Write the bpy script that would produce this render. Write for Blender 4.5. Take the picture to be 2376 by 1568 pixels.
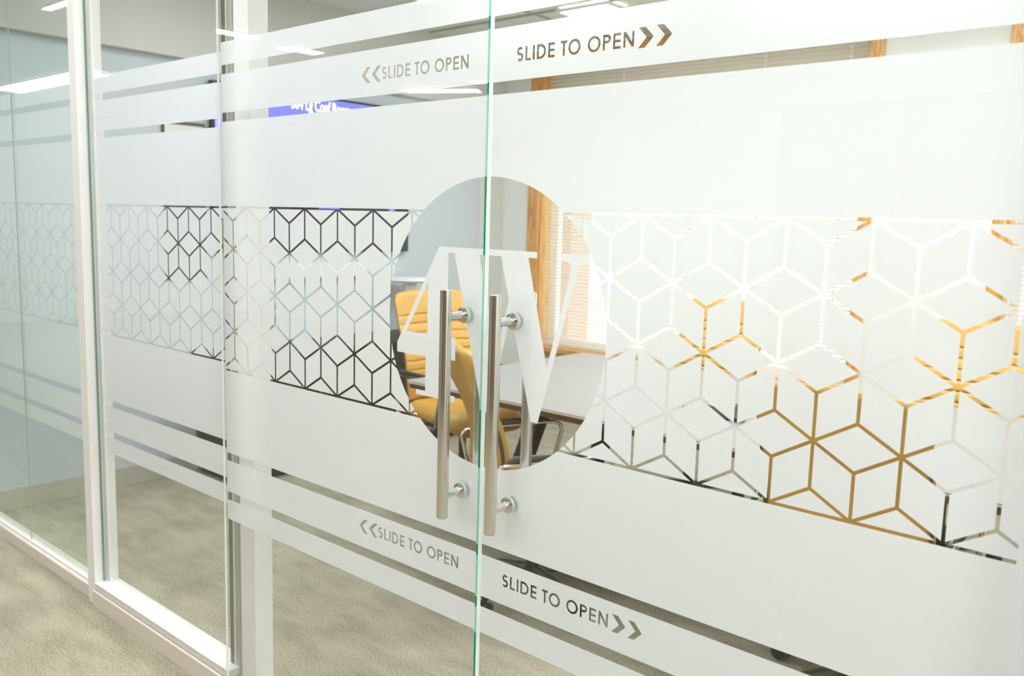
import bpy, bmesh, math, random
from mathutils import Vector, Matrix
from mathutils.geometry import delaunay_2d_cdt
random.seed(7)
for o in list(bpy.data.objects): bpy.data.objects.remove(o)
SC = bpy.context.scene
COL = SC.collection
PI = math.pi

# ------------------------------------------------------------------ camera, world, lights, exposure
f_px = 2016.12
yaw, pit, rol = math.radians(-40.97639), math.radians(-7.6166), math.radians(1.63338)
fw = Vector((math.sin(yaw)*math.cos(pit), math.cos(yaw)*math.cos(pit), math.sin(pit)))
r0 = Vector((math.cos(yaw), -math.sin(yaw), 0)); u0 = r0.cross(fw)
rt = r0*math.cos(rol) + u0*math.sin(rol); up = -r0*math.sin(rol) + u0*math.cos(rol)
cd = bpy.data.cameras.new('camera'); cam = bpy.data.objects.new('camera', cd); COL.objects.link(cam)
cd.sensor_width = 36; cd.sensor_fit = 'HORIZONTAL'; cd.lens = f_px*36/2376
cd.clip_start = .02; cd.clip_end = 100
cam.matrix_world = Matrix(((rt.x, up.x, -fw.x, 1.204878), (rt.y, up.y, -fw.y, -1.305223), (rt.z, up.z, -fw.z, 1.473020), (0, 0, 0, 1)))
cd.dof.use_dof = True; cd.dof.focus_distance = 1.85; cd.dof.aperture_fstop = 5.0
SC.camera = cam
w = bpy.data.worlds.new('World'); SC.world = w; w.use_nodes = True
bg = w.node_tree.nodes['Background']; bg.inputs[0].default_value = (.90, .97, 1, 1); bg.inputs[1].default_value = 2.8
vs = SC.view_settings
SC.display_settings.display_device = 'sRGB'
vs.view_transform = 'Standard'; vs.look = 'None'; vs.gamma = 1; vs.use_curve_mapping = False; vs.exposure = 0.28
SC.cycles.transparent_max_bounces = 24
SC.cycles.max_bounces = 14
ROOM_LAMP = 14.0      # emission of the conference-room ceiling panels
HALL_LAMP = 19.0      # emission of the corridor ceiling panels

# ------------------------------------------------------------------ measures
XL, YW, CZ = -3.335, 3.777, 2.74       # left wall, window wall, room ceiling
HZ = 2.75                              # corridor ceiling
XR = 3.3
A = .076; S3 = math.sqrt(3)/2

# ------------------------------------------------------------------ helpers
def mat(name, color, rough=.5, metal=0, spec=.5, noise=None, bump=None, emit=None, trans=None, coat=0):
    m = bpy.data.materials.new(name); m.use_nodes = True
    nt = m.node_tree; b = nt.nodes['Principled BSDF']
    b.inputs['Base Color'].default_value = (*color, 1); b.inputs['Roughness'].default_value = rough
    b.inputs['Metallic'].default_value = metal; b.inputs['Specular IOR Level'].default_value = spec
    b.inputs['Coat Weight'].default_value = coat
    tc = nt.nodes.new('ShaderNodeTexCoord')
    if noise:
        sc, amt = noise[0], noise[1]; st = noise[2] if len(noise) > 2 else (1, 1, 1)
        mp = nt.nodes.new('ShaderNodeMapping'); mp.inputs['Scale'].default_value = st
        n = nt.nodes.new('ShaderNodeTexNoise'); n.inputs['Scale'].default_value = sc; n.inputs['Detail'].default_value = 5
        nt.links.new(tc.outputs['Object'], mp.inputs[0]); nt.links.new(mp.outputs[0], n.inputs['Vector'])
        mx = nt.nodes.new('ShaderNodeMix'); mx.data_type = 'RGBA'
        mx.inputs[6].default_value = (*[c*(1-amt) for c in color], 1); mx.inputs[7].default_value = (*[min(1, c*(1+amt)) for c in color], 1)
        nt.links.new(n.outputs['Fac'], mx.inputs[0]); nt.links.new(mx.outputs[2], b.inputs['Base Color'])
    if bump:
        n2 = nt.nodes.new('ShaderNodeTexNoise'); n2.inputs['Scale'].default_value = bump[0]; n2.inputs['Detail'].default_value = 3
        nt.links.new(tc.outputs['Object'], n2.inputs['Vector'])
        bp = nt.nodes.new('ShaderNodeBump'); bp.inputs['Strength'].default_value = bump[1]; bp.inputs['Distance'].default_value = .01
        nt.links.new(n2.outputs['Fac'], bp.inputs['Height']); nt.links.new(bp.outputs[0], b.inputs['Normal'])
    if emit:
        b.inputs['Emission Color'].default_value = (*emit[0], 1); b.inputs['Emission Strength'].default_value = emit[1]
    return m

def glass_mat(name, tint, refl=1.5):
    m = bpy.data.materials.new(name); m.use_nodes = True; nt = m.node_tree; nt.nodes.clear()
    out = nt.nodes.new('ShaderNodeOutputMaterial'); mx = nt.nodes.new('ShaderNodeMixShader')
    tr = nt.nodes.new('ShaderNodeBsdfTransparent'); tr.inputs[0].default_value = (*tint, 1)
    gl = nt.nodes.new('ShaderNodeBsdfGlossy'); gl.inputs['Roughness'].default_value = .004
    fr = nt.nodes.new('ShaderNodeFresnel'); fr.inputs['IOR'].default_value = 1.5
    ge = nt.nodes.new('ShaderNodeNewGeometry')
    inv = nt.nodes.new('ShaderNodeMath'); inv.operation = 'SUBTRACT'; inv.inputs[0].default_value = refl
    ml = nt.nodes.new('ShaderNodeMath'); ml.operation = 'MULTIPLY'
    b2 = nt.nodes.new('ShaderNodeMath'); b2.operation = 'MULTIPLY'; b2.inputs[1].default_value = refl
    L = nt.links.new
    L(ge.outputs['Backfacing'], b2.inputs[0]); L(b2.outputs[0], inv.inputs[1])
    L(fr.outputs[0], ml.inputs[0]); L(inv.outputs[0], ml.inputs[1])
    L(ml.outputs[0], mx.inputs[0]); L(tr.outputs[0], mx.inputs[1]); L(gl.outputs[0], mx.inputs[2]); L(mx.outputs[0], out.inputs[0])
    return m

def film_mat(name, dcol, tcol, fac, blur=0):
    """thin scattering sheet: diffuse front, translucent back, a share of soft forward scatter"""
    m = bpy.data.materials.new(name); m.use_nodes = True; nt = m.node_tree; nt.nodes.clear()
    out = nt.nodes.new('ShaderNodeOutputMaterial'); mx = nt.nodes.new('ShaderNodeMixShader'); mx.inputs[0].default_value = fac
    d = nt.nodes.new('ShaderNodeBsdfDiffuse'); d.inputs[0].default_value = (*dcol, 1)
    t = nt.nodes.new('ShaderNodeBsdfTranslucent'); t.inputs[0].default_value = (*tcol, 1)
    nt.links.new(d.outputs[0], mx.inputs[1]); nt.links.new(t.outputs[0], mx.inputs[2]); last = mx.outputs[0]
    if blur:
        r = nt.nodes.new('ShaderNodeBsdfRefraction'); r.inputs['Color'].default_value = (*tcol, 1); r.inputs['Roughness'].default_value = .9; r.inputs['IOR'].default_value = 1.2
        m2 = nt.nodes.new('ShaderNodeMixShader'); m2.inputs[0].default_value = blur
        nt.links.new(last, m2.inputs[1]); nt.links.new(r.outputs[0], m2.inputs[2]); last = m2.outputs[0]
    nt.links.new(last, out.inputs[0])
    return m

def wood_mat(name, c1, c2, scale, axis_scale, rough=.35):
    m = bpy.data.materials.new(name); m.use_nodes = True; nt = m.node_tree; b = nt.nodes['Principled BSDF']
    b.inputs['Roughness'].default_value = rough
    tc = nt.nodes.new('ShaderNodeTexCoord'); mp = nt.nodes.new('ShaderNodeMapping'); mp.inputs['Scale'].default_value = axis_scale
    n = nt.nodes.new('ShaderNodeTexNoise'); n.inputs['Scale'].default_value = scale; n.inputs['Detail'].default_value = 6; n.inputs['Distortion'].default_value = 1.6
    cr = nt.nodes.new('ShaderNodeValToRGB'); cr.color_ramp.elements[0].position = .35; cr.color_ramp.elements[1].position = .65
    cr.color_ramp.elements[0].color = (*c1, 1); cr.color_ramp.elements[1].color = (*c2, 1)
    L = nt.links.new
    L(tc.outputs['Object'], mp.inputs[0]); L(mp.outputs[0], n.inputs['Vector']); L(n.outputs['Fac'], cr.inputs[0]); L(cr.outputs[0], b.inputs['Base Color'])
    return m

M = {}
M['frame'] = mat('painted_frame', (.92, .905, .89), .4)
M['frame_dark'] = mat('rubber_gasket', (.10, .10, .07), .6)
M['channel'] = mat('aluminium_channel', (.42, .43, .36), .45)
M['wall_blue'] = mat('blue_grey_paint', (.58, .64, .685), .8, bump=(220, .05))
M['wall_cream'] = mat('off_white_paint', (.90, .90, .87), .8, bump=(220, .05))
M['wall_grey'] = mat('pale_grey_paint', (.68, .69, .65), .8, bump=(220, .05))
M['wall_hall'] = mat('hall_paint', (.76, .76, .74), .8)
M['ceiling'] = mat('ceiling_tile', (.74, .75, .66), .9, noise=(60, .06))
M['grid'] = mat('ceiling_grid', (.45, .45, .38), .6)
M['base'] = mat('vinyl_base', (.50, .48, .39), .6)
M['film'] = film_mat('frosted_film', (.92, .935, .96), (.92, .935, .965), .5, .11)
M['glass'] = glass_mat('clear_glass', (.972, .985, .981))
M['glass_green'] = glass_mat('green_glass', (.945, .99, .975))
M['glass_win'] = glass_mat('window_glass', (.97, .99, .98), 1.0)
M['steel'] = mat('brushed_steel', (.72, .69, .65), .15, 1, noise=(900, .12, (1, 1, .02)))
def brushed(m):
    nt = m.node_tree; b = nt.nodes['Principled BSDF']; b.inputs['Anisotropic'].default_value = .7; b.inputs['Anisotropic Rotation'].default_value = .25
    tg = nt.nodes.new('ShaderNodeTangent'); tg.direction_type = 'RADIAL'; tg.axis = 'Z'; nt.links.new(tg.outputs[0], b.inputs['Tangent'])
brushed(M['steel'])
M['rosette'] = mat('polished_steel', (.78, .74, .70), .16, 1)
M['gasket_clear'] = mat('clear_washer', (.62, .86, .82), .3)
M['chrome'] = mat('polished_aluminium', (.78, .76, .73), .14, 1)
M['black'] = mat('black_plastic', (.025, .022, .02), .4)
M['dark_frame'] = mat('dark_bronze_frame', (.10, .085, .07), .3, .4)
M['leather'] = mat('mustard_leather', (.62, .355, .07), .38, noise=(9, .07), bump=(350, .12))
M['table'] = mat('grey_laminate', (.34, .335, .33), .42, spec=.35, noise=(3, .05, (1, 6, 1)))
M['table_lip'] = mat('pale_lip', (.66, .63, .58), .3)
M['edge_wood'] = mat('dark_edge_band', (.10, .065, .04), .35)
M['leg_wood'] = wood_mat('dark_walnut', (.035, .018, .01), (.085, .045, .025), 6, (8, 8, .6), .4)
M['cred'] = mat('dark_espresso', (.028, .024, .021), .45)
M['trim_wood'] = wood_mat('honey_oak', (.60, .26, .055), (.92, .54, .18), 4, (14, 14, 1.1), .35)
M['door_wood'] = wood_mat('oak_veneer', (.34, .12, .03), (.50, .21, .055), 4, (9, 9, .8), .4)
M['slat'] = film_mat('blind_slat', (.94, .87, .72), (.80, .79, .75), .20)
M['cord'] = mat('blind_cord', (.95, .95, .97), .5, emit=None)  # white of daylight through the slat holes, put into colour
M['white'] = mat('white_plastic', (.88, .88, .87), .35)
M['cream'] = mat('cream_card', (.80, .77, .70), .7)
M['leaf'] = mat('leaf_green', (.16, .42, .06), .5)
M['soil'] = mat('potting_soil', (.05, .035, .02), .9)
M['brick'] = mat('pink_brick', (.62, .40, .34), .9, noise=(20, .15))
M['lawn'] = mat('lawn', (.50, .54, .46), .95, noise=(6, .2))
M['screen_off'] = mat('screen_black', (.01, .012, .018), .12)
M['screen_blue'] = mat('screen_blue', (.05, .05, .2), .3, emit=((.16, .17, .80), 1.25))
M['screen_pale'] = mat('screen_pale_blue', (.05, .05, .2), .3, emit=((.36, .42, .95), 1.2))
M['screen_text'] = mat('screen_lettering', (.6, .6, .8), .3, emit=((.85, .86, 1), 1.2))
M['lamp_room'] = mat('lit_diffuser', (.9, .9, .9), .5, emit=((.97, .99, 1), ROOM_LAMP))
M['lamp_hall'] = mat('lit_hall_diffuser', (.9, .9, .9), .5, emit=((.965, .99, 1), HALL_LAMP))
M['plinth'] = mat('beige_plinth', (.80, .73, .655), .6)
M['joint'] = mat('silicone_joint', (.40, .47, .43), .4)
M['edge_line'] = mat('glass_edge_shadow', (.04, .22, .15), .3)  # dark green of the glass edge itself
M['bulkhead'] = mat('taupe_paint', (.64, .63, .61), .8)
M['edge_clear'] = mat('glass_edge_deep', (.0, .40, .26), .15)  # same edge, coloured for stretches that get no light from the film
M['edge_film'] = mat('glass_edge_pale', (.42, .84, .72), .25)  # light scattered by the film, painted into the edge colour
M['edge_white'] = mat('glass_edge_polished', (.93, .98, .96), .2)
# carpet: loop pile with faint tile-to-tile change of nap
def carpet():
    m = bpy.data.materials.new('carpet'); m.use_nodes = True; nt = m.node_tree; b = nt.nodes['Principled BSDF']
    b.inputs['Roughness'].default_value = .95; b.inputs['Specular IOR Level'].default_value = .1
    tc = nt.nodes.new('ShaderNodeTexCoord'); L = nt.links.new
    def noise(s, st, d=4):
        mp = nt.nodes.new('ShaderNodeMapping'); mp.inputs['Scale'].default_value = st
        n = nt.nodes.new('ShaderNodeTexNoise'); n.inputs['Scale'].default_value = s; n.inputs['Detail'].default_value = d
        L(tc.outputs['Object'], mp.inputs[0]); L(mp.outputs[0], n.inputs['Vector']); return n
    n1 = noise(130, (1, 1, 1), 2); n2 = noise(14, (.35, 1, 1), 4); n3 = noise(3.0, (1, 1, 1), 3)
    ch = nt.nodes.new('ShaderNodeTexChecker'); ch.inputs['Scale'].default_value = 1/.61
    L(tc.outputs['Object'], ch.inputs['Vector'])
    def math_(op, a, bb, c=None):
        x = nt.nodes.new('ShaderNodeMath'); x.operation = op
        for i, v in enumerate((a, bb, c)):
            if v is None: continue
            if isinstance(v, (int, float)): x.inputs[i].default_value = v
            else: L(v, x.inputs[i])
        return x.outputs[0]
    v = math_('MULTIPLY_ADD', n1.outputs['Fac'], .95, 0.0)
    v = math_('MULTIPLY_ADD', n2.outputs['Fac'], .55, v)
    v = math_('MULTIPLY_ADD', n3.outputs['Fac'], .35, v)
    v = math_('MULTIPLY_ADD', ch.outputs['Fac'], .035, v)
    v = math_('SUBTRACT', v, .42)
    cr = nt.nodes.new('ShaderNodeValToRGB')
    cr.color_ramp.elements[0].position = .15; cr.color_ramp.elements[0].color = (.23, .205, .145, 1)
    cr.color_ramp.elements[1].position = .85; cr.color_ramp.elements[1].color = (.60, .555, .43, 1)
    L(v, cr.inputs[0]); L(cr.outputs[0], b.inputs['Base Color'])
    bp = nt.nodes.new('ShaderNodeBump'); bp.inputs['Strength'].default_value = .35; bp.inputs['Distance'].default_value = .006
    L(n1.outputs['Fac'], bp.inputs['Height']); L(bp.outputs[0], b.inputs['Normal'])
    return m
M['carpet'] = carpet()

def link(name, me, m=None, parent=None, smooth=False):
    o = bpy.data.objects.new(name, me); COL.objects.link(o)
    if m is not None:
        for x in (m if isinstance(m, (list, tuple)) else [m]): me.materials.append(x)
    if parent is not None: o.parent = parent
    if smooth:
        for p in me.polygons: p.use_smooth = True
    return o
def tag(o, label=None, cat=None, group=None, kind=None):
    if label: o['label'] = label
    if cat: o['category'] = cat
    if group: o['group'] = group
    if kind: o['kind'] = kind
    return o
def empty(name, loc=(0, 0, 0), rz=0):
    o = bpy.data.objects.new(name, None); COL.objects.link(o); o.location = loc; o.rotation_euler = (0, 0, rz); o.empty_display_size = .1
    return o
class MB:
    def __init__(s): s.v = []; s.f = []; s.mi = []
    def add(s, vs, fs, mi=0):
        n = len(s.v); s.v += [tuple(v) for v in vs]; s.f += [tuple(i+n for i in f) for f in fs]; s.mi += [mi]*len(fs); return s
    def box(s, x0, x1, y0, y1, z0, z1, mi=0):
        return s.add([(x0,y0,z0),(x1,y0,z0),(x1,y1,z0),(x0,y1,z0),(x0,y0,z1),(x1,y0,z1),(x1,y1,z1),(x0,y1,z1)],
                     [(0,3,2,1),(4,5,6,7),(0,1,5,4),(1,2,6,5),(2,3,7,6),(3,0,4,7)], mi)
    def prism(s, poly, axis, a0, a1, mi=0):
        # poly: 2D ccw list; axis: extrusion axis
        n = len(poly)
        def P(p, a):
            return (a, p[0], p[1]) if axis == 0 else (p[0], a, p[1]) if axis == 1 else (p[0], p[1], a)
        return s.add([P(p, a0) for p in poly]+[P(p, a1) for p in poly],
                     [tuple(range(n-1, -1, -1)), tuple(range(n, 2*n))]+[(i, (i+1) % n, n+(i+1) % n, n+i) for i in range(n)], mi)
    def tube(s, pts, r, n=12, closed=False, caps=True, sx=1.0, upv=(0, 0, 1), mi=0):
        pts = [Vector(p) for p in pts]; N = len(pts); rings = []
        prev = None
        for i, p in enumerate(pts):
            a = pts[(i-1) % N] if (closed or i > 0) else p; b = pts[(i+1) % N] if (closed or i < N-1) else p
            t = (b-a).normalized(); U = Vector(upv)
            if abs(t.dot(U)) > .95: U = Vector((1, 0, 0)) if abs(t.x) < .9 else Vector((0, 1, 0))
            if prev is not None: x = (prev - t*prev.dot(t)).normalized()
            else: x = t.cross(U).normalized()
            prev = x; y = t.cross(x)
            rr = r[i] if isinstance(r, (list, tuple)) else r
            rings.append([p + x*(rr*sx*math.cos(2*PI*k/n)) + y*(rr*math.sin(2*PI*k/n)) for k in range(n)])
        vs = [v for R in rings for v in R]; fs = []
        for i in range(N if closed else N-1):
            j = (i+1) % N
            for k in range(n): fs.append((i*n+k, i*n+(k+1) % n, j*n+(k+1) % n, j*n+k))
        if caps and not closed: fs += [tuple(range(n-1, -1, -1)), tuple((N-1)*n+k for k in range(n))]
        return s.add(vs, fs, mi)
    def lathe(s, prof, c=(0, 0, 0), n=24, axis='z', mi=0):
        vs = []; fs = []
        for (r, z) in prof:
            for k in range(n):
                a = 2*PI*k/n
                if axis == 'z': vs.append((c[0]+r*math.cos(a), c[1]+r*math.sin(a), c[2]+z))
                elif axis == 'y': vs.append((c[0]+r*math.cos(a), c[1]+z, c[2]-r*math.sin(a)))
                else: vs.append((c[0]+z, c[1]+r*math.cos(a), c[2]+r*math.sin(a)))
        for i in range(len(prof)-1):
            for k in range(n): fs.append((i*n+k, i*n+(k+1) % n, (i+1)*n+(k+1) % n, (i+1)*n+k))
        fs += [tuple(range(n-1, -1, -1)), tuple((len(prof)-1)*n+k for k in range(n))]
        return s.add(vs, fs, mi)
    def build(s, name, m=None, parent=None, smooth=False, bevel=0, seg=2):
        me = bpy.data.meshes.new(name); me.from_pydata(s.v, [], s.f); me.update()
        o = link(name, me, m, parent)
        for p, i in zip(me.polygons, s.mi): p.material_index = i
        if smooth:
            for p in me.polygons: p.use_smooth = True
            me.set_sharp_from_angle(angle=math.radians(40))
        if bevel:
            b = o.modifiers.new('bevel', 'BEVEL'); b.width = bevel; b.segments = seg; b.limit_method = 'ANGLE'
        return o
def box(name, m, x0, x1, y0, y1, z0, z1, parent=None, bevel=0, **k):
    return MB().box(x0, x1, y0, y1, z0, z1).build(name, m, parent, bevel=bevel, **k)
def struct(o, label=None):
    o['kind'] = 'structure'
    if label: o['label'] = label
    return o

# ------------------------------------------------------------------ room shell
struct(box('floor', M['carpet'], -11, 4.2, -6.2, YW, -.1, 0), 'beige loop-pile carpet running from the corridor into the conference room')
struct(box('ceiling', M['ceiling'], XL-.2, XR+.2, .10, YW+.3, CZ, CZ+.08), 'cream ceiling panels over the conference room')
cg = bpy.data.objects['ceiling']
for k in range(6):
    y = 2.32+.61*(k-3)
    MB().box(XL, XR, y-.012, y+.012, CZ-.008, CZ-.0005).build('ceiling_grid_bar', M['grid'], cg)
for k in range(5):
    x = -1.15+1.22*(k-1)
    MB().box(x-.012, x+.012, .11, YW-.01, CZ-.0075, CZ-.0006).build('ceiling_grid_bar', M['grid'], cg)
# left wall: blue-grey accent paint, then an off-white return by the window corner
wl = struct(box('wall_left', M['wall_blue'], XL-.15, XL, .10, 3.50, 0, CZ), 'blue-grey painted wall behind the wall screen')
struct(box('wall_left_return', M['wall_grey'], XL-.15, XL+.004, 3.50, YW+.15, 0, CZ), 'narrow pale grey wall return beside the blue-grey wall')
struct(box('wall_left_bulkhead', M['bulkhead'], XL, XL+.05, .16, 3.49, 2.29, CZ), 'taupe bulkhead at the top of the blue-grey wall')
struct(box('baseboard_left', M['base'], XL, XL+.012, .12, YW-.01, 0, .105, bevel=.003), 'olive beige baseboard along the blue-grey wall')
struct(box('wall_right', M['wall_cream'], XR, XR+.15, .10, YW+.15, 0, CZ))
struct(box('baseboard_right', M['base'], XR-.012, XR, .12, YW-.01, 0, .105, bevel=.003))
# window wall
WZ0, WZ1 = .55, 2.65
WX = [(-2.975, -.60), (.145, 2.52)]
y0, y1 = YW, YW+.24
wb = MB()
wb.box(XL-.15, WX[0][0], y0, y1, 0, CZ).box(WX[0][1], WX[1][0], y0, y1, 0, CZ).box(WX[1][1], XR+.15, y0, y1, 0, CZ)
for a, b in WX: wb.box(a, b, y0, y1, 0, WZ0).box(a, b, y0, y1, WZ1, CZ)
struct(wb.build('wall_back', M['wall_cream']), 'off-white window wall at the back of the conference room')
struct(box('baseboard_back', M['base'], XL+.02, XR-.02, YW-.012, YW, 0, .105, bevel=.003))
for i, (a, b) in enumerate(WX):
    lab = ['wide window left of the off-white pier, honey oak casing', 'window right of the off-white pier, honey oak casing'][i]
    win = struct(empty('window_%d' % (i+1), ((a+b)/2, YW+.12, WZ0)), lab)
    inv = Matrix.Translation((-(a+b)/2, -(YW+.12), -WZ0))
    def P(mb, name, m, **k):
        mb.v = [tuple(Vector(v)+Vector((-(a+b)/2, -(YW+.12), -WZ0))) for v in mb.v]
        return mb.build(name, m, win, **k)
    P(MB().box(a-.10 if i == 0 else a-.062, a+.005, YW-.02, YW, WZ0-.06, CZ-.03), 'side_casing', M['trim_wood'], bevel=.004)
    P(MB().box(b-.005, b+.062, YW-.02, YW, WZ0-.06, CZ-.03), 'side_casing', M['trim_wood'], bevel=.004)
    P(MB().box(a+.005, b-.005, YW-.021, YW, WZ1-.03, CZ-.03), 'head_casing', M['trim_wood'], bevel=.004)
    P(MB().box(a-.10, b+.08, YW-.05, YW+.10, WZ0-.035, WZ0+.002), 'window_sill', M['trim_wood'], bevel=.004)
    P(MB().box(a+.005, b-.005, YW-.018, YW, WZ0-.09, WZ0-.035), 'sill_apron', M['trim_wood'], bevel=.003)
    P(MB().box(a, a+.018, YW, YW+.13, WZ0, WZ1), 'side_jamb', M['trim_wood'])
    P(MB().box(b-.018, b, YW, YW+.13, WZ0, WZ1), 'side_jamb', M['trim_wood'])
    P(MB().box(a+.018, b-.018, YW, YW+.13, WZ1-.018, WZ1), 'head_jamb', M['trim_wood'])
    fr = MB()
    for x0_, x1_ in ((a+.018, a+.07), (b-.07, b-.018), ((a+b)/2-.03, (a+b)/2+.03)): fr.box(x0_, x1_, YW+.15, YW+.20, WZ0, 2.40)
    fr.box(a+.07, b-.07, YW+.155, YW+.195, WZ0, WZ0+.05).box(a+.07, b-.07, YW+.155, YW+.195, 2.36, 2.41)
    P(fr, 'sash_frame', M['white'], bevel=.002)
    P(MB().box(a+.018, b-.018, YW+.14, YW+.21, 2.40, WZ1-.018), 'transom_panel', M['cream'])
    P(MB().box(a+.07, b-.07, YW+.172, YW+.178, WZ0+.05, 2.36), 'pane', M['glass_win'])

# ceiling panels of the room (middle and fixed-panel ones added as unseen fill)
def ceil_lamp(x, y, z, sx, sy, m, label, group=None, name='ceiling_light'):
    t = tag(empty(name, (x, y, z)), label, 'ceiling light', group)
    fr = MB(); q = .02
    fr.box(-sx/2-q, sx/2+q, -sy/2-q, -sy/2, -.018, 0).box(-sx/2-q, sx/2+q, sy/2, sy/2+q, -.018, 0)
    fr.box(-sx/2-q, -sx/2, -sy/2, sy/2, -.018, 0).box(sx/2, sx/2+q, -sy/2, sy/2, -.018, 0)
    fr.build('lamp_frame', M['white'], t)
    MB().box(-sx/2, sx/2, -sy/2, sy/2, -.012, -.002).build('diffuser', m, t)
    return t
for x, y, sx, sy, w_ in ((-1.0, 1.05, .8, .3, 'over the near side of the table, left'), (1.4, 1.05, .8, .3, 'over the near side of the table, right'),
                         (-1.50, 2.30, 1.1, .5, 'towards the wide left window'), (.05, 2.45, 1.1, .56, 'over the middle of the window side'), (1.65, 2.45, 1.1, .56, 'towards the right window'), (-2.40, .85, .55, .3, 'nearest the fixed glass panel'), (-1.98, 2.99, .34, .16, 'small and closest to the left window')):
    ceil_lamp(x, y, CZ-.009, sx, sy, M['lamp_room'], 'recessed conference room troffer '+w_, 'conference room troffers')

# corridor shell
hall = struct(box('ceiling_corridor', M['ceiling'], -11, 4.2, -6.2, .10, HZ, HZ+.08), 'corridor ceiling')
struct(box('wall_corridor_far', M['wall_hall'], -11, 4.2, -6.35, -6.2, 0, HZ))
struct(box('wall_corridor_left', M['wall_hall'], -11.15, -11, -6.35, .6, 0, HZ))
struct(box('wall_corridor_right', M['wall_hall'], 4.2, 4.35, -6.35, .3, 0, HZ))
struct(box('wall_corridor_beyond', M['wall_hall'], -11, XL-.15, .10, .25, 0, HZ))
struct(box('wall_front', M['wall_hall'], 2.2, 4.2, .02, .12, 0, HZ))
struct(box('trim_1', M['frame'], -4.6, 2.2, -.035, .12, 2.44, HZ, bevel=.003), 'white header beam above the glass partition')
t = tag(empty('wood_panelling', (.3, -6.2, 0)), 'oak veneer panelling on the far corridor wall', 'panelling')
for k_ in range(5):
    MB().box(-2.5+k_*1.0, -2.5+k_*1.0+.985, .002, .04, .0, 2.55).build('veneer_panel', M['door_wood'], t, bevel=.003)
t = tag(empty('tall_cabinet', (3.45, -3.55, 0)), 'tall dark cabinet in the corridor behind the viewer', 'cabinet')  # added unseen block, gives the steel bars their dark stripe
MB().box(-.28, .28, -.22, .22, .0, 2.1).build('carcass', M['cred'], t, bevel=.004)
MB().box(-.275, -.003, .221, .24, .05, 2.05).build('cabinet_door', M['cred'], t, bevel=.003)
MB().box(.003, .275, .221, .24, .05, 2.05).build('cabinet_door', M['cred'], t, bevel=.003)
def hl(x, y, sx, sy, lab): return ceil_lamp(x, y, HZ-.004, sx, sy, M['lamp_hall'], lab)
hl(-4.50, -2.20, .14, .34, 'small corridor light nearest the sliding doors, left run')
hl(-4.59, -2.83, .17, .34, 'small corridor light in the middle of the left run')
lt = hl(-5.15, -4.87, .78, .26, 'long corridor light, farthest of the left run'); lt.rotation_euler = (0, 0, math.radians(-30))
hl(-3.3, -.75, .9, .24, 'corridor troffer close to the green-tinted panels')  # added lamp, lifts the film on the green panels
hl(-1.2, -.70, 1.1, .24, 'corridor troffer close to the fixed glass panel')  # added lamp near the glass, brightens the upper film
hl(-8.3, -2.25, 2.2, .30, 'long corridor light at the far left end')
hl(-4.5, -.93, .75, .06, 'slim corridor light strip close to the glass partition')
hl(.3, -2.9, .9, .5, 'wide corridor troffer behind the viewer')  # added unseen lamp to light the foreground
hl(.95, -.70, 1.1, .24, 'corridor troffer above the sliding doors')  # added lamp, strengthens the film's top-to-bottom falloff
hl(-2.4, -2.2, .6, .3, 'wide corridor troffer beside the glass partition')  # added unseen fill for the corridor side
hl(2.6, -2.2, .9, .4, 'wide corridor troffer at the right end')  # added unseen fill, lights post and frame from the right
hl(3.4, -1.0, .9, .6, 'square corridor troffer by the right end wall')  # added lamp, lights the end wall that the handles reflect
t = tag(empty('downlight', (-4.47, -4.71, HZ)), 'round recessed downlight in the corridor ceiling', 'ceiling light')
MB().lathe([(.10, 0), (.10, -.012), (.085, -.012), (.085, -.001)], n=24).build('trim_ring', M['white'], t, smooth=True)
MB().lathe([(.084, -.001), (.084, -.008)], n=24).build('diffuser', M['lamp_hall'], t)

# outside: pale lawn, brick neighbour
struct(box('floor_outside', M['lawn'], -14, 14, YW+.24, 24, -.9, -.6))
o = tag(MB().box(-3.75, -3.14, YW+.62, YW+.9, -.6, 3.2).build('brick_pier', M['brick']), 'pale pink brick pier seen through the blind beside the oak casing', 'pier')

# ------------------------------------------------------------------ venetian blinds
def blind(i, a, b, hole_columns):
    t = tag(empty('venetian_blind', ((a+b)/2, YW+.055, WZ0)), ['cream horizontal-slat blind in the wide window left of the pier', 'cream horizontal-slat blind in the window right of the pier'][i], 'blind', 'slatted window blinds')
    L_ = (b-a)/2-.022; pitch = .0262; n = int((2.625-WZ0-.03)/pitch)
    prof = []
    wd, th = .0135, .0006; tilt = math.radians(31)
    me = None
    c, s = math.cos(tilt), math.sin(tilt)
    pts = [(-wd, 0), (-wd*.4, .0018), (wd*.4, .0018), (wd, 0)]
    pts = [(p[0]*c+p[1]*s, -p[0]*s+p[1]*c) for p in pts]
    mb = MB(); mb.add([(x, p[0], p[1]) for p in pts for x in (-L_, L_)], [(0, 2, 3, 1), (2, 4, 5, 3), (4, 6, 7, 5)])
    s0 = mb.build('slat', M['slat'], t, smooth=True); s0.location = (0, 0, .04)
    for k in range(1, n):
        q = bpy.data.objects.new('slat', s0.data); q.parent = t; q.location = (0, 0, .04+k*pitch); COL.objects.link(q)
    MB().box(-L_, L_, -.014, .014, .004, .026).build('bottom_rail', M['slat'].copy(), t)
    MB().box(-L_, L_, -.022, .022, 2.63-WZ0, 2.64-WZ0).build('head_rail', M['cream'], t)
    for x in hole_columns:
        cb = MB()
        for k in range(n-1):
            z = .04+pitch*(k+.5)
            cb.lathe([(.003, -.009), (.008, -.005), (.0092, 0), (.008, .005), (.003, .009)], (x-(a+b)/2, -.020, z), 8)
        cb.build('cord', M['cord'], t, smooth=True)  # white beads stand in for daylight through the cord holes
blind(0, *WX[0], (-2.290, -1.255, -.735))
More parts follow.
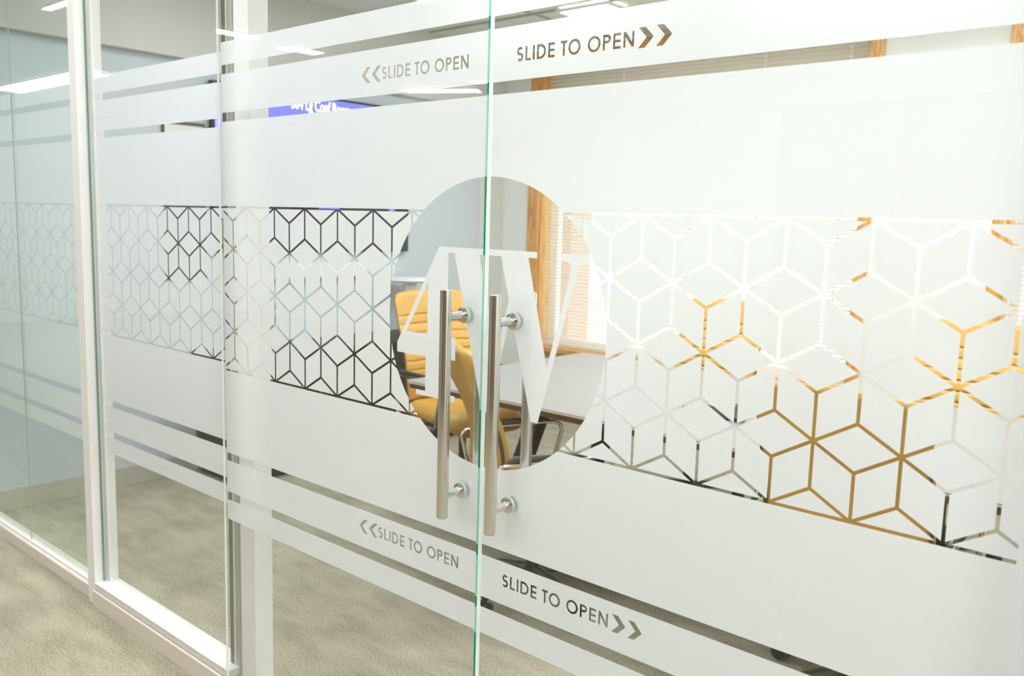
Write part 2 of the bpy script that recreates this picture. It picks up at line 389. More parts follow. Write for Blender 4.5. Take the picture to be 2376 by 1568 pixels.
blind(1, *WX[1], (.33, 1.35, 2.35))

# ------------------------------------------------------------------ glass partition graphics
ZT, ZB = 1.491, 1.035                       # lattice band
LW = .0056
CX0, CZ0, CR = 0.0, 1.261, .3007
def circle_pts(n=120): return [(CX0+CR*math.cos(2*PI*k/n), CZ0+CR*math.sin(2*PI*k/n)) for k in range(n)]
LOGO_OUT = [(x, z-.075) for x, z in [(-.142,1.4913),(-.2737,1.2708),(-.2737,1.2486),(-.1797,1.2486),(-.1797,1.1712),(-.2093,1.1712),(-.2093,1.1601),(-.0878,1.1601),(-.0878,1.1727),
    (-.1138,1.1727),(-.1138,1.2499),(-.088,1.2499),(-.088,1.2989),(-.1138,1.2989),(-.1138,1.479),(-.0959,1.479),(-.0076,1.1544),(.0102,1.1544),(.0675,1.3665),(.1264,1.1544),(.1442,1.1544),
    (.2325,1.4707),(.2556,1.4795),(.2556,1.4913),(.1910,1.4913),(.1910,1.4795),(.2135,1.4725),(.2150,1.4640),(.1628,1.2676),(.1078,1.479),(.1295,1.479),(.1295,1.4913)]]
LOGO_HOLE = [[(x, z-.075) for x, z in h] for h in ([(-.1754,1.4104),(-.2434,1.2986),(-.1754,1.2986)], [(-.0243,1.479),(.0301,1.279),(.0605,1.3915),(.036,1.479)])]
def arc(cx, cz, rx, rz, a0, a1, n=14): return [(cx+rx*math.cos(math.radians(a0+(a1-a0)*k/n)), cz+rz*math.sin(math.radians(a0+(a1-a0)*k/n))) for k in range(n+1)]
H = .0269; T = .0043
def rect(x0, x1, z0, z1): return [(x0, z0), (x1, z0), (x1, z1), (x0, z1)]
def glyph(c, x0, x1):
    """outer loops, hole loops; base line at z=0, height H"""
    w_ = x1-x0
    if c == 'S':
        # centre line swept with constant width
        m = (x0+x1)/2; r = w_/2-T/2; rt = H*.25-T*.25
        top = arc(m, H-T/2-rt, r*.88, rt, 35, 265, 14); bot = arc(m, T/2+rt*1.06, r, rt*1.08, 85, -145, 14)
        cl = top+bot[1:]
        L_, R_ = [], []
        for i, p in enumerate(cl):
            a = cl[max(0, i-1)]; b = cl[min(len(cl)-1, i+1)]; dx, dz = b[0]-a[0], b[1]-a[1]; q = math.hypot(dx, dz)
            L_.append((p[0]-dz/q*T/2, p[1]+dx/q*T/2)); R_.append((p[0]+dz/q*T/2, p[1]-dx/q*T/2))
        return [L_+R_[::-1]], []
    if c == 'L': return [[(x0, 0), (x1, 0), (x1, T), (x0+T, T), (x0+T, H), (x0, H)]], []
    if c == 'I': return [rect(x0, x0+T, 0, H)], []
    if c == 'D':
        e = w_-H*.5; e = max(.005, e)
        return [[(x0, 0), (x0+e, 0)]+arc(x0+e, H/2, w_-e, H/2, -90, 90)[1:-1]+[(x0+e, H), (x0, H)]], [[(x0+T, T), (x0+e, T)]+arc(x0+e, H/2, w_-e-T, H/2-T, -90, 90)[1:-1]+[(x0+e, H-T), (x0+T, H-T)]]
    if c == 'E': return [[(x0, 0), (x1, 0), (x1, T), (x0+T, T), (x0+T, H/2-T/2), (x1-.0005, H/2-T/2), (x1-.0005, H/2+T/2), (x0+T, H/2+T/2), (x0+T, H-T), (x1, H-T), (x1, H), (x0, H)]], []
    if c == 'T':
        m = (x0+x1)/2; return [[(m-T/2, 0), (m+T/2, 0), (m+T/2, H-T), (x1, H-T), (x1, H), (x0, H), (x0, H-T), (m-T/2, H-T)]], []
    if c == 'O':
        m = (x0+x1)/2; return [arc(m, H/2, w_/2, H/2+.0006, 0, 360, 32)[:-1]], [arc(m, H/2, w_/2-T, H/2-T+.0006, 0, 360, 32)[:-1]]
    if c == 'P':
        e = w_*.5; h = H*.56
        return [[(x0, 0), (x0+T, 0), (x0+T, H-h), (x0+e, H-h)]+arc(x0+e, H-h/2, w_-e, h/2, -90, 90)[1:-1]+[(x0+e, H), (x0, H)]], [[(x0+T, H-h+T), (x0+e, H-h+T)]+arc(x0+e, H-h/2, w_-e-T, h/2-T, -90, 90)[1:-1]+[(x0+e, H-T), (x0+T, H-T)]]
    if c == 'N': return [[(x0, 0), (x0+T, 0), (x0+T, H*.68), (x1-T*1.05, 0), (x1, 0), (x1, H), (x1-T, H), (x1-T, H*.32), (x0+T*1.05, H), (x0, H)]], []
WORD = [('S', .0632, .0793), ('L', .0848, .0984), ('I', .1034, .1077), ('D', .1134, .1352), ('E', .1408, .1562), ('T', .1704, .1852), ('O', .1883, .2160),
        ('O', .2323, .2602), ('P', .2656, .2824), ('E', .2877, .3036), ('N', .3094, .3313)]
def lettering(side, zc):
    """cut-outs of the 'SLIDE TO OPEN' line with its two chevrons"""
    outs, holes = [], []
    dx = 0 if side == 'R' else -.3975
    for c, a, b in WORD:
        o_, h_ = glyph(c, a+dx, b+dx)
        outs += [[(x, z+zc-H/2) for x, z in l] for l in o_]; holes += [[(x, z+zc-H/2) for x, z in l] for l in h_]
    for q in (0, .0362):
        if side == 'R': l = [(.3401+q, .0174), (.3566+q, 0), (.3401+q, -.0174), (.3537+q, -.0174), (.3707+q, 0), (.3537+q, .0174)]
        else: l = [(-.3733+q, .0174), (-.3865+q, .0174), (-.4047+q, 0), (-.3865+q, -.0174), (-.3733+q, -.0174), (-.3935+q, 0)]
        outs.append([(x, z+zc) for x, z in l])
    return outs, holes

def cdt_mesh(name, groups, keep, y, m, parent, origin):
    """groups: list of (tag, loop); keep(set of tags)->bool.  Flat sheet in the plane y."""
    V = []; F = []; tags = []
    for tg, lp in groups:
        ar = sum(lp[i-1][0]*lp[i][1]-lp[i][0]*lp[i-1][1] for i in range(len(lp)))
        if ar < 0: lp = lp[::-1]
        n = len(V); V += [Vector(p) for p in lp]; F.append(list(range(n, n+len(lp)))); tags.append(tg)
    vo, eo, fo, ov, oe, of = delaunay_2d_cdt(V, [], F, 1, 1e-6)
    fs = []
    for f, ids in zip(fo, of):
        if keep({tags[i] for i in ids}): fs.append(f)
    used = sorted({i for f in fs for i in f}); mp = {i: k_ for k_, i in enumerate(used)}
    if not fs: return None
    me = bpy.data.meshes.new(name)
    me.from_pydata([(vo[i].x-origin[0], y-origin[1], vo[i].y-origin[2]) for i in used], [], [tuple(mp[i] for i in f) for f in fs]); me.update()
    return link(name, me, m, parent)

def lattice_cells(x0, x1, phase):
    cells = []
    k = LW/2; sc = 1-k/(A*S3/2)
    dirs = [(math.cos(math.radians(t_)), math.sin(math.radians(t_))) for t_ in (90, 30, -30, -90)]
    for row in range(-1, 6):
        zv = ZT-1.5*A*row
        par = row % 2
        i0 = int((x0-phase)/(S3*A))-4; i1 = int((x1-phase)/(S3*A))+4
        for i in range(i0, i1):
            if i % 2 != par: continue
            xv = phase+i*S3*A
            for d1, d2 in zip(dirs[:-1], dirs[1:]):
                q = [(xv, zv), (xv+A*d2[0], zv+A*d2[1]), (xv+A*(d1[0]+d2[0]), zv+A*(d1[1]+d2[1])), (xv+A*d1[0], zv+A*d1[1])]
                cx, cz = sum(p[0] for p in q)/4, sum(p[1] for p in q)/4
                q = [(cx+(p[0]-cx)*sc, cz+(p[1]-cz)*sc) for p in q]
                if max(p[0] for p in q) < x0 or min(p[0] for p in q) > x1 or max(p[1] for p in q) < ZB or min(p[1] for p in q) > ZT: continue
                cells.append(q)
    return cells
def film(parent, origin, y, x0, x1, phase, side=None, m=None):
    m = m or M['film']
    bands = [('frosted_band', 1.871, 1.931), ('frosted_band', .595, .654)]
    for nm, a, b in bands: cdt_mesh(nm, [('r', rect(x0, x1, a, b))], lambda s: 'r' in s, y, m, parent, origin)
    for zc, a, b in ((1.7925, 1.745, 1.847), (.7305, .677, .770)):
        g = [('r', rect(x0, x1, a, b))]
        if side:
            o_, h_ = lettering(side, zc); g += [('o', l) for l in o_]+[('h', l) for l in h_]
        cdt_mesh('lettered_band' if side else 'frosted_band', g, lambda s: 'r' in s and ('o' not in s or 'h' in s), y, m, parent, origin)
    circ = [('c', circle_pts())] if side else []
    for a, b in ((ZT+LW/2, 1.721), (.793, ZB-LW/2)):
        cdt_mesh('frosted_panel', [('r', rect(x0, x1, a, b))]+circ, lambda s: 'r' in s and 'c' not in s, y, m, parent, origin)
    g = [('r', rect(x0, x1, ZB+LW/2, ZT-LW/2))]+circ+[('d', q) for q in lattice_cells(x0, x1, phase)]
    cdt_mesh('lozenge_band', g, lambda s: 'r' in s and 'd' in s and 'c' not in s, y, m, parent, origin)
    if side:
        g = [('r', rect(x0, x1, .9, 1.6)), ('l', LOGO_OUT)]+[('h', h) for h in LOGO_HOLE]
        o = cdt_mesh('frosted_logo', g, lambda s: 'r' in s and 'l' in s and 'h' not in s, y, m, parent, origin)

def pane(parent, x0, x1, y0, y1, z0, z1, gm, origin, name='glass_pane'):
    mb = MB().box(x0-origin[0], x1-origin[0], y0-origin[1], y1-origin[1], z0-origin[2], z1-origin[2])
    me_o = mb.build(name, [gm], parent)
    # keep the two broad faces only; the ends are separate edge parts
    bm = bmesh.new(); bm.from_mesh(me_o.data)
    bmesh.ops.delete(bm, geom=[f for f in bm.faces if abs(f.normal.y) < .5], context='FACES_ONLY')
    bm.to_mesh(me_o.data); bm.free()
    return me_o
# ---- sliding doors
GY0, GY1 = -.0118, -.0006
DZ0, DZ1 = .010, 2.47
FILMZ = [(.595, .654), (.677, .770), (.793, 1.035), (1.491, 1.721), (1.745, 1.847), (1.871, 1.931)]
def edge(parent, origin, x, side_, z_segments=True, pale=None):
    """polished end face of a leaf, film-scattered light painted in where the film runs"""
    zs = [(DZ0, FILMZ[0][0], 0)]
    cut = sorted([z for a in FILMZ for z in a])
    segs = []; cur = DZ0
    lg = [(1.085, 1.06, 0)]
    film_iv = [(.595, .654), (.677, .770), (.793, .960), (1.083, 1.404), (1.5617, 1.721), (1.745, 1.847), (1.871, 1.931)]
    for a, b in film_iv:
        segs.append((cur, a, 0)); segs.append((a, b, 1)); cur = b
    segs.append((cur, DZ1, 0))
    out = []
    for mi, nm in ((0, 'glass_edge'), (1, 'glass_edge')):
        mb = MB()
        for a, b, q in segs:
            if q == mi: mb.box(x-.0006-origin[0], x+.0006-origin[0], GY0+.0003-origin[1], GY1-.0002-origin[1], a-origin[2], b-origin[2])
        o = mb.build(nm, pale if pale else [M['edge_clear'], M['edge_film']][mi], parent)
        o['label'] = 'pale green polished glass edge beside the frosted film' if mi else 'deep green polished glass edge beside clear glass'
def handle(parent, origin, x):
    h = empty('pull_handle'); h.parent = parent; h.location = (x-origin[0], -origin[1], -origin[2])
    for yb in (-.066, .040):
        b = MB().lathe([(.0100, 0), (.0120, .0015), (.0123, .003), (.0123, .478), (.0120, .4795), (.0100, .481)], (0, 0, 0), 40)
        b.build('grip_bar', M['steel'], h, smooth=True).location = (0, yb, .852)
    for z in (1.278, .901):
        MB().lathe([(.0085, -.064), (.0085, GY0-.005)], (0, 0, z), 24, 'y').build('standoff', M['steel'], h, smooth=True)
        MB().lathe([(.0085, .006), (.0085, .038)], (0, 0, z), 24, 'y').build('standoff', M['steel'], h, smooth=True)
        MB().lathe([(.0125, GY0-.0065), (.0160, GY0-.0055), (.0165, GY0-.0012)], (0, 0, z), 32, 'y').build('rosette', M['rosette'], h, smooth=True)
        MB().lathe([(.0165, .0015), (.0160, .0055), (.0125, .0065)], (0, 0, z), 32, 'y').build('rosette', M['rosette'], h, smooth=True)
        MB().lathe([(.0178, GY0-.0012), (.0178, GY0+.0002)], (0, 0, z), 32, 'y').build('washer', M['gasket_clear'], h, smooth=True)
    return h
def door(n, x0, x1, phase, side, hx, lab):
    org = ((x0+x1)/2, 0, 0)
    d = struct(empty('door_%d' % n, org), lab)
    pane(d, x0, x1, GY0, GY1, DZ0, DZ1, M['glass'], org)
    film(d, org, 0.0, x0+.0005, x1-.0005, phase, side)
    if side == 'L':
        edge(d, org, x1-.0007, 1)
        MB().box(x0-org[0], x0+.0014-org[0], GY0+.001, GY0+.0062, DZ0, DZ1).build('glass_edge', M['edge_white'], d)
    else:
        edge(d, org, x0+.0007, -1, pale=M['edge_white'])
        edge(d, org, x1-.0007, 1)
    handle(d, org, hx)
    # patch rail that carries the leaf, and floor guide
    MB().box(x0-org[0]+.05, x1-org[0]-.05, -.022, .008, DZ1-.025, DZ1+.025).build('top_rail', M['chrome'], d, bevel=.003)
door(1, -1.005, -.0015, -.7562, 'L', -.052, 'left sliding glass door with frosted lettering, left half of the round logo and a steel pull')
door(2, .0025, 1.085, .3673, 'R', .084, 'right sliding glass door with frosted lettering, right half of the round logo and a steel pull')

# ---- fixed pane behind the left leaf
FY = .0703
w1 = struct(empty('window_3', (-1.52, FY, 0)), 'fixed glass panel with frosted bands in a white frame, left of the sliding doors')
org = (-1.52, FY, 0)
pane(w1, -1.985, -1.055, FY-.0115, FY-.0006, .088, 2.44, M['glass'], org)
film(w1, org, FY, -1.972, -1.058, -1.8490)
MB().box(-1.985-org[0], -1.9835-org[0], -.0115, -.0055, .088, 2.43).build('glass_edge', M['edge_line'], w1)
MB().box(-1.985-org[0], -1.055-org[0], .0015, .047, .0, .082).build('inner_sill', M['frame'], w1, bevel=.003)
MB().box(-1.985-org[0], -1.962-org[0], .0015, .03, .0825, 2.43).build('inner_stop', M['frame'], w1, bevel=.002)
# ---- outer green panes beyond the post
GYY = .0765
for k_, (a, b, lab) in enumerate(((-2.695, -2.05, 'narrow green-tinted glass panel with frosted bands, just left of the white post'), (-3.75, -2.70, 'green-tinted glass panel with frosted bands at the far left edge'))):
    org = ((a+b)/2, GYY, 0)
    g = struct(empty('window_%d' % (4+k_), org), lab)
    pane(g, a, b, GYY-.0115, GYY-.0006, .056, 2.44, M['glass_green'], org)
    film(g, org, GYY, a+.001, b-.001, -2.7232)
    if k_ == 0: MB().box(a-org[0], a+.001-org[0], -.0112, -.0085, .056, 2.43).build('glass_edge', M['joint'], g)
    else: MB().box(b-.001-org[0], b-org[0], -.0112, -.0085, .056, 2.43).build('glass_edge', M['joint'], g)
# ---- right fixed pane (beyond the right leaf)
org = (1.6, FY, 0)
w1 = struct(empty('window_6', org), 'fixed glass panel right of the sliding doors')
pane(w1, 1.055, 2.2, FY-.0115, FY-.0006, .088, 2.44, M['glass'], org)
film(w1, org, FY, 1.058, 2.19, 1.2)
# ---- posts, sills
struct(MB().box(-2.046, -1.988, .027, .118, 0, 2.44).build('trim_2', M['frame'], bevel=.003), 'white upright post between the fixed glass panels')
def jamb(n, x0, x1, sgn, lab):
    j = struct(empty('trim_%d' % n, ((x0+x1)/2, .10, 0)), lab)
    w_ = (x1-x0)/2
    MB().box(-w_, w_, -.032, .03, 0, 2.44).build('post_face', M['frame'], j, bevel=.002)
    a, b = (-w_-.024, -w_) if sgn > 0 else (w_, w_+.024)
    MB().box(a, b, -.036, .02, 0, 2.44).build('channel', M['channel'], j, bevel=.002)
    a, b = (-w_-.052, -w_-.026) if sgn > 0 else (w_+.026, w_+.052)
    MB().box(a, b, -.038, .02, 0, 2.44).build('brush_seal', M['frame_dark'], j)
    a, b = (-w_-.026, -w_-.024) if sgn > 0 else (w_+.024, w_+.026)
    MB().box(a, b, -.041, .02, 0, 2.44).build('seal_lip', M['frame'], j)
jamb(3, -1.052, -.975, 1, 'white jamb post with dark brush seal behind the left sliding door')
jamb(4, .975, 1.052, -1, 'white jamb post with dark brush seal behind the right sliding door')
s = struct(empty('trim_5', (-1.53, .05, 0)), 'white sill rail with beige plinth below the fixed glass panel')
MB().box(-.458, .47, -.0235, .0205, .064, .0875).build('rail', M['plinth'], s, bevel=.001)
MB().box(-.458, .47, -.0245, .0205, .0878, .0900).build('sill_board', M['frame'], s, bevel=.001)
MB().box(-.462, .47, -.0315, .020, .0, .0595).build('plinth', M['plinth'], s, bevel=.001)
MB().box(-.462, .47, -.0325, -.0240, .0598, .0625).build('ledge', M['frame'], s)
s = struct(empty('trim_6', (1.63, .05, 0)), 'white sill rail below the right glass panel')
MB().box(-.57, .57, -.024, .0205, .066, .0865).build('sill_rail', M['frame'], s, bevel=.001)
MB().box(-.57, .57, -.0315, .020, .0, .0655).build('plinth', M['plinth'], s, bevel=.001)
s = struct(empty('trim_7', (-3.0, .07, 0)), 'low pinkish rail with white lip below the green-tinted glass panels')
MB().box(-1.6, .952, -.030, .04, .0, .049).build('plinth', M['plinth'], s, bevel=.001)
MB().box(-1.6, .952, -.012, .005, .0495, .0555).build('lip', M['frame'], s, bevel=.001)
# ---- table
TZ = .73
tb = tag(empty('conference_table', (.3, 2.06, 0)), 'long grey-topped conference table with dark edge and slanted dark legs, under the windows', 'table')
def rrect(x0, x1, y0, y1, r, n=6):
    out = []
    for cx, cy, a in ((x1-r, y0+r, -90), (x1-r, y1-r, 0), (x0+r, y1-r, 90), (x0+r, y0+r, 180)):
        out += [(cx+r*math.cos(math.radians(a+90*k/n)), cy+r*math.sin(math.radians(a+90*k/n))) for k in range(n+1)]
    return out
MB().prism(rrect(-2.07, 2.0, -.685, .69, .03), 2, TZ-.004, TZ).build('table_top', M['table'], tb)
MB().prism(rrect(-2.072, 2.002, -.687, .692, .03), 2, TZ-.010, TZ-.004).build('top_lip', M['table_lip'], tb)
MB().prism(rrect(-2.066, 1.996, -.680, .686, .03), 2, TZ-.034, TZ-.0105).build('edge_band', M['edge_wood'], tb)
for x in (-1.50, 1.4):
    for sgn in (-1, 1):
        y = sgn*.33
        MB().prism([(x+.02, TZ-.036), (x-.06, TZ-.036), (x-.32, 0), (x-.24, 0)], 1, y-.035, y+.035).build('leg', M['leg_wood'], tb, bevel=.004)
    MB().box(x-.30, x-.26, -.30, .30, .02, .09).build('stretcher', M['leg_wood'], tb, bevel=.004)
MB().box(-1.52, 1.36, -.03, .03, TZ-.13, TZ-.035).build('beam', M['leg_wood'], tb, bevel=.004)

# ---- chairs
def chair_parts():
    root = empty('conference_chair')
    # five-star base
    MB().lathe([(.042, .035), (.045, .05), (.03, .085), (.028, .20), (.020, .205), (.020, .36)], n=20).build('gas_column', M['black'], root, smooth=True)
    for k_ in range(5):
        a = 2*PI*k_/5+.3
        d = Vector((math.cos(a), math.sin(a), 0))
        mb = MB(); pts = [d*.02+Vector((0, 0, .10)), d*.12+Vector((0, 0, .098)), d*.22+Vector((0, 0, .085)), d*.295+Vector((0, 0, .068))]
        mb.tube(pts, [.024, .022, .018, .014], 10); leg = mb.build('leg', M['dark_frame'], root, smooth=True)
        c = MB(); p = d*.295; n_ = Vector((-d.y, d.x, 0))
        for q in (-.016, .016):
            ct = p+n_*q; ring = []
            c.tube([ct-n_*.010+Vector((0, 0, .028)), ct-n_*.007+Vector((0, 0, .028)), ct+n_*.007+Vector((0, 0, .028)), ct+n_*.010+Vector((0, 0, .028))], [.022, .0275, .0275, .022], 16)
        c.tube([p+Vector((0, 0, .028)), p+Vector((0, 0, .066))], .008, 8)
        c.build('caster', M['black'], leg, smooth=True)
    MB().box(-.10, .10, -.14, .12, .362, .405).build('mechanism', M['black'], root, bevel=.01)
    MB().tube([(.10, .02, .385), (.20, .04, .385), (.24, .045, .38)], [.005, .005, .009], 8).build('lever', M['black'], root, smooth=True)
    # seat cushion: grid surface with waterfall front
    def cushion(name, n_u, n_v, fn, m):
        vs = []; fs = []
        for j in range(n_v+1):
            for i in range(n_u+1): vs.append(fn(i/n_u, j/n_v, 1))
        N = len(vs)
        for j in range(n_v+1):
            for i in range(n_u+1): vs.append(fn(i/n_u, j/n_v, -1))
        id_ = lambda i, j, k: k*N+j*(n_u+1)+i
        for j in range(n_v):
            for i in range(n_u):
                fs.append((id_(i, j, 0), id_(i+1, j, 0), id_(i+1, j+1, 0), id_(i, j+1, 0)))
                fs.append((id_(i, j, 1), id_(i, j+1, 1), id_(i+1, j+1, 1), id_(i+1, j, 1)))
        for i in range(n_u):
            fs.append((id_(i, 0, 0), id_(i, 0, 1), id_(i+1, 0, 1), id_(i+1, 0, 0))); fs.append((id_(i, n_v, 0), id_(i+1, n_v, 0), id_(i+1, n_v, 1), id_(i, n_v, 1)))
        for j in range(n_v):
            fs.append((id_(0, j, 0), id_(0, j+1, 0), id_(0, j+1, 1), id_(0, j, 1))); fs.append((id_(n_u, j, 0), id_(n_u, j, 1), id_(n_u, j+1, 1), id_(n_u, j+1, 0)))
        me = bpy.data.meshes.new(name); me.from_pydata(vs, [], fs); me.update()
        o = link(name, me, m, root, smooth=True); me.set_sharp_from_angle(angle=math.radians(60))
        return o
    def seat(u, v, k_):
        hw = .245-.05*max(0, (v-.85)/.15)**2-.03*max(0, (.12-v)/.12)**2
        x = (u*2-1)*hw; y = -.22+v*.47
        rim = min(1, min(u, 1-u)/.13); rim = math.sin(rim*PI/2)
        fr = min(1, (1-v)/.22); fr = math.sin(fr*PI/2)
        bk = min(1, v/.08); bk = math.sin(bk*PI/2)
        e = min(rim, bk)
        zc = .455-.035*max(0, (v-.70)/.30)**2*1.6
        th = .012+.036*e*(.25+.75*fr)
        rib = -.004*(1 if abs(((v*7) % 1)-.5) > .44 and .12 < v < .8 and k_ > 0 else 0)
        return (x, y, zc+k_*th+rib)
    cushion('seat', 20, 40, seat, M['leather'])
    def back_line(v):
        z = .50+v*.585
        y = -.215-.055*v-.085*v*v+.030*math.sin(PI*min(1, v/.7))*(1 if v < .7 else 0)
        return y, z
    def bk(u, v, k_):
        y, z = back_line(v)
        cr = .055
        hw = .245
        top = max(0, (v-(1-.09))/.09); hw -= .045*(1-math.sqrt(max(0, 1-top*top)))
        hw -= .02*max(0, (.2-v)/.2)
        x = (u*2-1)*hw
        wrap = .022*(u*2-1)**4
        e = min(1, min(u, 1-u)/.10); e = math.sin(e*PI/2); e2 = min(1, (1-v)/.035); e2 = math.sin(e2*PI/2); e3 = math.sin(min(1, v/.04)*PI/2)
        th = .008+.018*min(e, e2, e3)
        off = 0
        if k_ > 0 and .10 < v < .80:
            p = (v*585/48) % 1
            off = -.0075*math.exp(-((p-.5)/.11)**2)*e
        if k_ < 0 and (.05 < v < .16):
            p = (v*585/34) % 1; off = .004*math.exp(-((p-.5)/.12)**2)*e
        return (x, y+k_*th+wrap+off, z-.012*(u*2-1)**2*v)
    cushion('backrest', 22, 150, bk, M['leather'])
    # side spines of the back, dark bronze
    for sx in (-1, 1):
        mb = MB(); pts = [(sx*.241, back_line(v)[0]+.004, back_line(v)[1]) for v in [k_/14*.62 for k_ in range(15)]]
        mb.tube([(sx*.235, -.12, .405), (sx*.238, -.19, .43)]+pts, [.010, .009]+[.0075]*10+[.007, .006, .005, .004, .003], 8, sx=.8).build('side_spine', M['dark_frame'], root, smooth=True)
        # closed loop arm
        lp = []
        def rr(cy, cz, a0, a1, r, n=5): return [(sx*.285, cy+r*math.cos(math.radians(a0+(a1-a0)*k_/n)), cz+r*math.sin(math.radians(a0+(a1-a0)*k_/n))) for k_ in range(n+1)]
        lp += rr(.205-.045, .665-.045, 90, 0, .045)+rr(.165-.045, .415+.045, 0, -90, .045)+rr(-.16, .455, -90, -170, .04)+rr(-.20, .605, 170, 90, .04)
        arm = MB().tube(lp, .0135, 10, closed=True, sx=.62, upv=(1, 0, 0)).build('armrest', M['chrome'], root, smooth=True)
        MB().tube([(sx*.285, -.20, .655), (sx*.285, -.17, .668), (sx*.285, .10, .672), (sx*.285, .15, .668)], [.006, .010, .010, .006], 12, sx=1.3, upv=(1, 0, 0)).build('arm_pad', M['dark_frame'], arm, smooth=True)
        MB().tube([(sx*.285, -.04, .417), (sx*.22, -.04, .417)], .011, 8).build('arm_bracket', M['chrome'], arm, smooth=True)
    return root
def copy_tree(o, parent=None):
    c = o.copy(); COL.objects.link(c)
    if parent: c.parent = parent
    for ch in list(o.children): copy_tree(ch, c)
    return c
proto = chair_parts()
CH = [(-2.0, 2.0, 100, 1.0, 'mustard leather chair at the left end of the table, ribbed front towards the glass'),
      (-.905, 1.29, 33, .945, 'mustard leather chair with its smooth back seen almost edge-on behind the right pull handle'),
      (.345, 1.38, 0, .97, 'mustard leather chair on the near side of the table, smooth back towards the right door'),
      (-1.035, 2.75, 180, 1.0, 'mustard leather chair on the window side, in front of the wide left window'),
      (.22, 2.75, 180, 1.0, 'mustard leather chair on the window side, in front of the right window')]
for i, (x, y, h, sc, lab) in enumerate(CH):
    c = proto if i == 0 else copy_tree(proto)
    c.location = (x, y, 0); c.rotation_euler = (0, 0, -math.radians(h)); c.scale = (1, 1, sc)
    tag(c, lab, 'chair', 'mustard conference chairs around the table')

# ---- wall screen, white sound bar, framed board
tv = tag(empty('wall_screen', (XL, 1.95, 1.2)), 'large black-framed wall screen lit blue with a room name', 'screen')
W2 = .71
MB().box(.012, .05, -.66, .80, .05, 1.0).build('screen_body', M['black'], tv, bevel=.004)
MB().box(.0502, .053, -.645, .785, .065, .985).build('display', M['screen_off'], tv)
MB().box(.0532, .0545, -.645, .785, .56, .985).build('title_area', M['screen_blue'], tv)
MB().box(.0546, .0552, -.645, -.34, .56, .985).build('pale_area', M['screen_pale'], tv)
for yy, zz, a, b in ((-.46, .30, .14, .07), (.05, .32, .16, .12), (.30, .36, .12, .10), (.62, .30, .05, .06)):
    MB().box(.0532, .0545, yy, yy+a, zz, zz+b).build('blue_tile', M['screen_blue'], tv)
cu = bpy.data.curves.new('t', 'FONT'); cu.body = '504 Lg Conf Room'; cu.size = .092; cu.extrude = .0006; cu.offset = .0022
to = bpy.data.objects.new('t', cu); COL.objects.link(to)
dg = bpy.context.evaluated_depsgraph_get(); me = bpy.data.meshes.new_from_object(to.evaluated_get(dg)); bpy.data.objects.remove(to)
tx = link('screen_text', me, M['screen_text'], tv)
me.materials.clear(); me.materials.append(M['screen_text'])
tx.rotation_euler = (PI/2, 0, PI/2); tx.location = (.0560, -.15, .905); tx.scale = (.62, 1, 1)
sb = tag(empty('sound_bar', (XL, 2.02, 1.09)), 'white bar speaker mounted under the wall screen', 'speaker')
MB().box(.004, .07, -.34, .36, 0, .095).build('body', M['white'], sb, bevel=.012)
MB().box(.0702, .072, -.31, .33, .015, .08).build('grille', M['wall_grey'] if False else M['white'], sb)
fb = tag(empty('framed_notice', (XL, 1.13, 1.1)), 'cream notice board in a slim dark frame left of the wall screen', 'board')
MB().box(.002, .018, -.11, .135, 0, .86).build('frame', M['dark_frame'], fb, bevel=.003)
MB().box(.0182, .021, -.10, .125, .42, .84).build('cream_sheet', M['cream'], fb)
MB().box(.0182, .020, -.10, .125, .02, .40).build('dark_sheet', M['black'], fb)
# ---- credenza with doors
cr = tag(empty('credenza', (XL+.015, 2.1, 0)), 'long dark espresso credenza against the blue-grey wall', 'cabinet')
MB().box(0, .42, -.92, .95, .05, .68).build('carcass', M['cred'], cr, bevel=.003)
MB().box(0, .44, -.94, .97, .68, .71).build('cabinet_top', M['cred'], cr, bevel=.003)
MB().box(.01, .39, -.90, .93, 0, .05).build('plinth', M['black'], cr)
for k_ in range(4):
    d_ = MB().box(.421, .44, -.915+k_*.465, -.915+k_*.465+.455, .06, .67).build('cabinet_door', M['cred'], cr, bevel=.003)
    MB().tube([(.452, -.915+k_*.465+(.40 if k_ % 2 == 0 else .055), .40), (.452, -.915+k_*.465+(.40 if k_ % 2 == 0 else .055), .54)], .005, 8).build('door_pull', M['chrome'], d_, smooth=True)
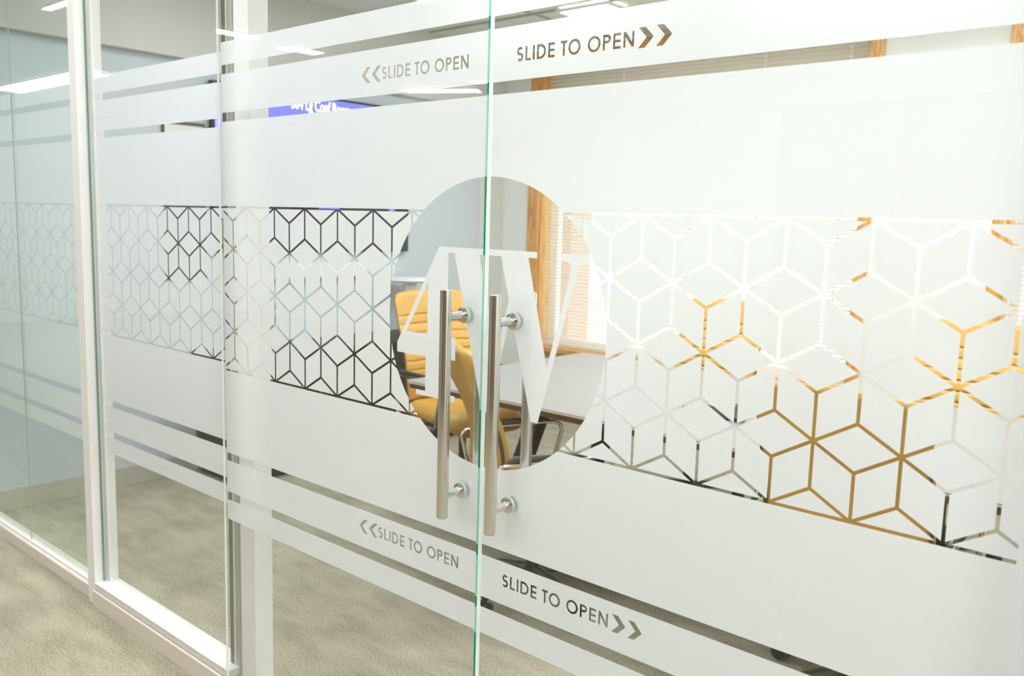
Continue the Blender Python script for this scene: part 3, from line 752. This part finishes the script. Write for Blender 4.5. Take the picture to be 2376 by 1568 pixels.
# ---- plant and lamp on the credenza
pl = tag(empty('potted_plant', (XL+.24, 1.50, .71)), 'small green potted plant on the left end of the credenza', 'plant')
MB().lathe([(.035, 0), (.045, .07), (.05, .08)], n=20).build('pot', M['white'], pl, smooth=True)
MB().lathe([(.04, .07), (.04, .078)], n=16).build('soil', M['soil'], pl)
for k_ in range(16):
    a = k_*2.4; r = .06+.045*random.random(); zt = .12+.13*random.random()
    p0 = Vector((0, 0, .076)); p1 = Vector((math.cos(a)*r*.5, math.sin(a)*r*.5, zt)); p2 = Vector((math.cos(a)*r, math.sin(a)*r, zt-.01)); n_ = Vector((-math.sin(a), math.cos(a), 0))
    mb = MB(); mb.add([p0, p1-n_*.012, p1+n_*.012, p2, p1*1.05-n_*.018+Vector((0, 0, .01)), p1*1.05+n_*.018+Vector((0, 0, .01))], [(0, 1, 2), (1, 4, 3), (4, 5, 3), (5, 2, 3), (1, 2, 5, 4)])
    mb.build('leaf', M['leaf'], pl)
lm = tag(empty('table_lamp', (XL+.21, 2.62, .71)), 'small white lamp with a flat disc shade on the credenza, behind the left chair', 'lamp')
MB().lathe([(.06, 0), (.06, .012), (.01, .02), (.008, .24)], n=20).build('stand', M['white'], lm, smooth=True)
MB().box(-.02, .02, -.055, .055, .24, .33).build('lamp_body', M['white'], lm, bevel=.006)
MB().lathe([(.02, .335), (.15, .352), (.17, .36), (.15, .372), (.02, .38)], n=32).build('shade', M['white'], lm, smooth=True)
# ---- conference phone on the table
ph = tag(empty('conference_phone', (-.40, 1.83, TZ)), 'black conference phone with silver ring on the grey table', 'phone')
MB().lathe([(.10, .001), (.11, .008), (.10, .025), (.04, .045), (.0, .046)], n=28).build('phone_body', M['black'], ph, smooth=True)
MB().lathe([(.052, .036), (.058, .041), (.058, .044), (.046, .0465)], n=28).build('speaker_ring', M['chrome'], ph, smooth=True)
for a in (90, 210, 330):
    x, y = math.cos(math.radians(a)), math.sin(math.radians(a))
    MB().tube([(x*.08, y*.08, .015), (x*.15, y*.15, .011)], [.03, .02], 12, sx=1).build('phone_arm', M['black'], ph, smooth=True).matrix_local = Matrix.Translation((0, 0, .0085)) @ Matrix.Diagonal((1, 1, .5, 1))
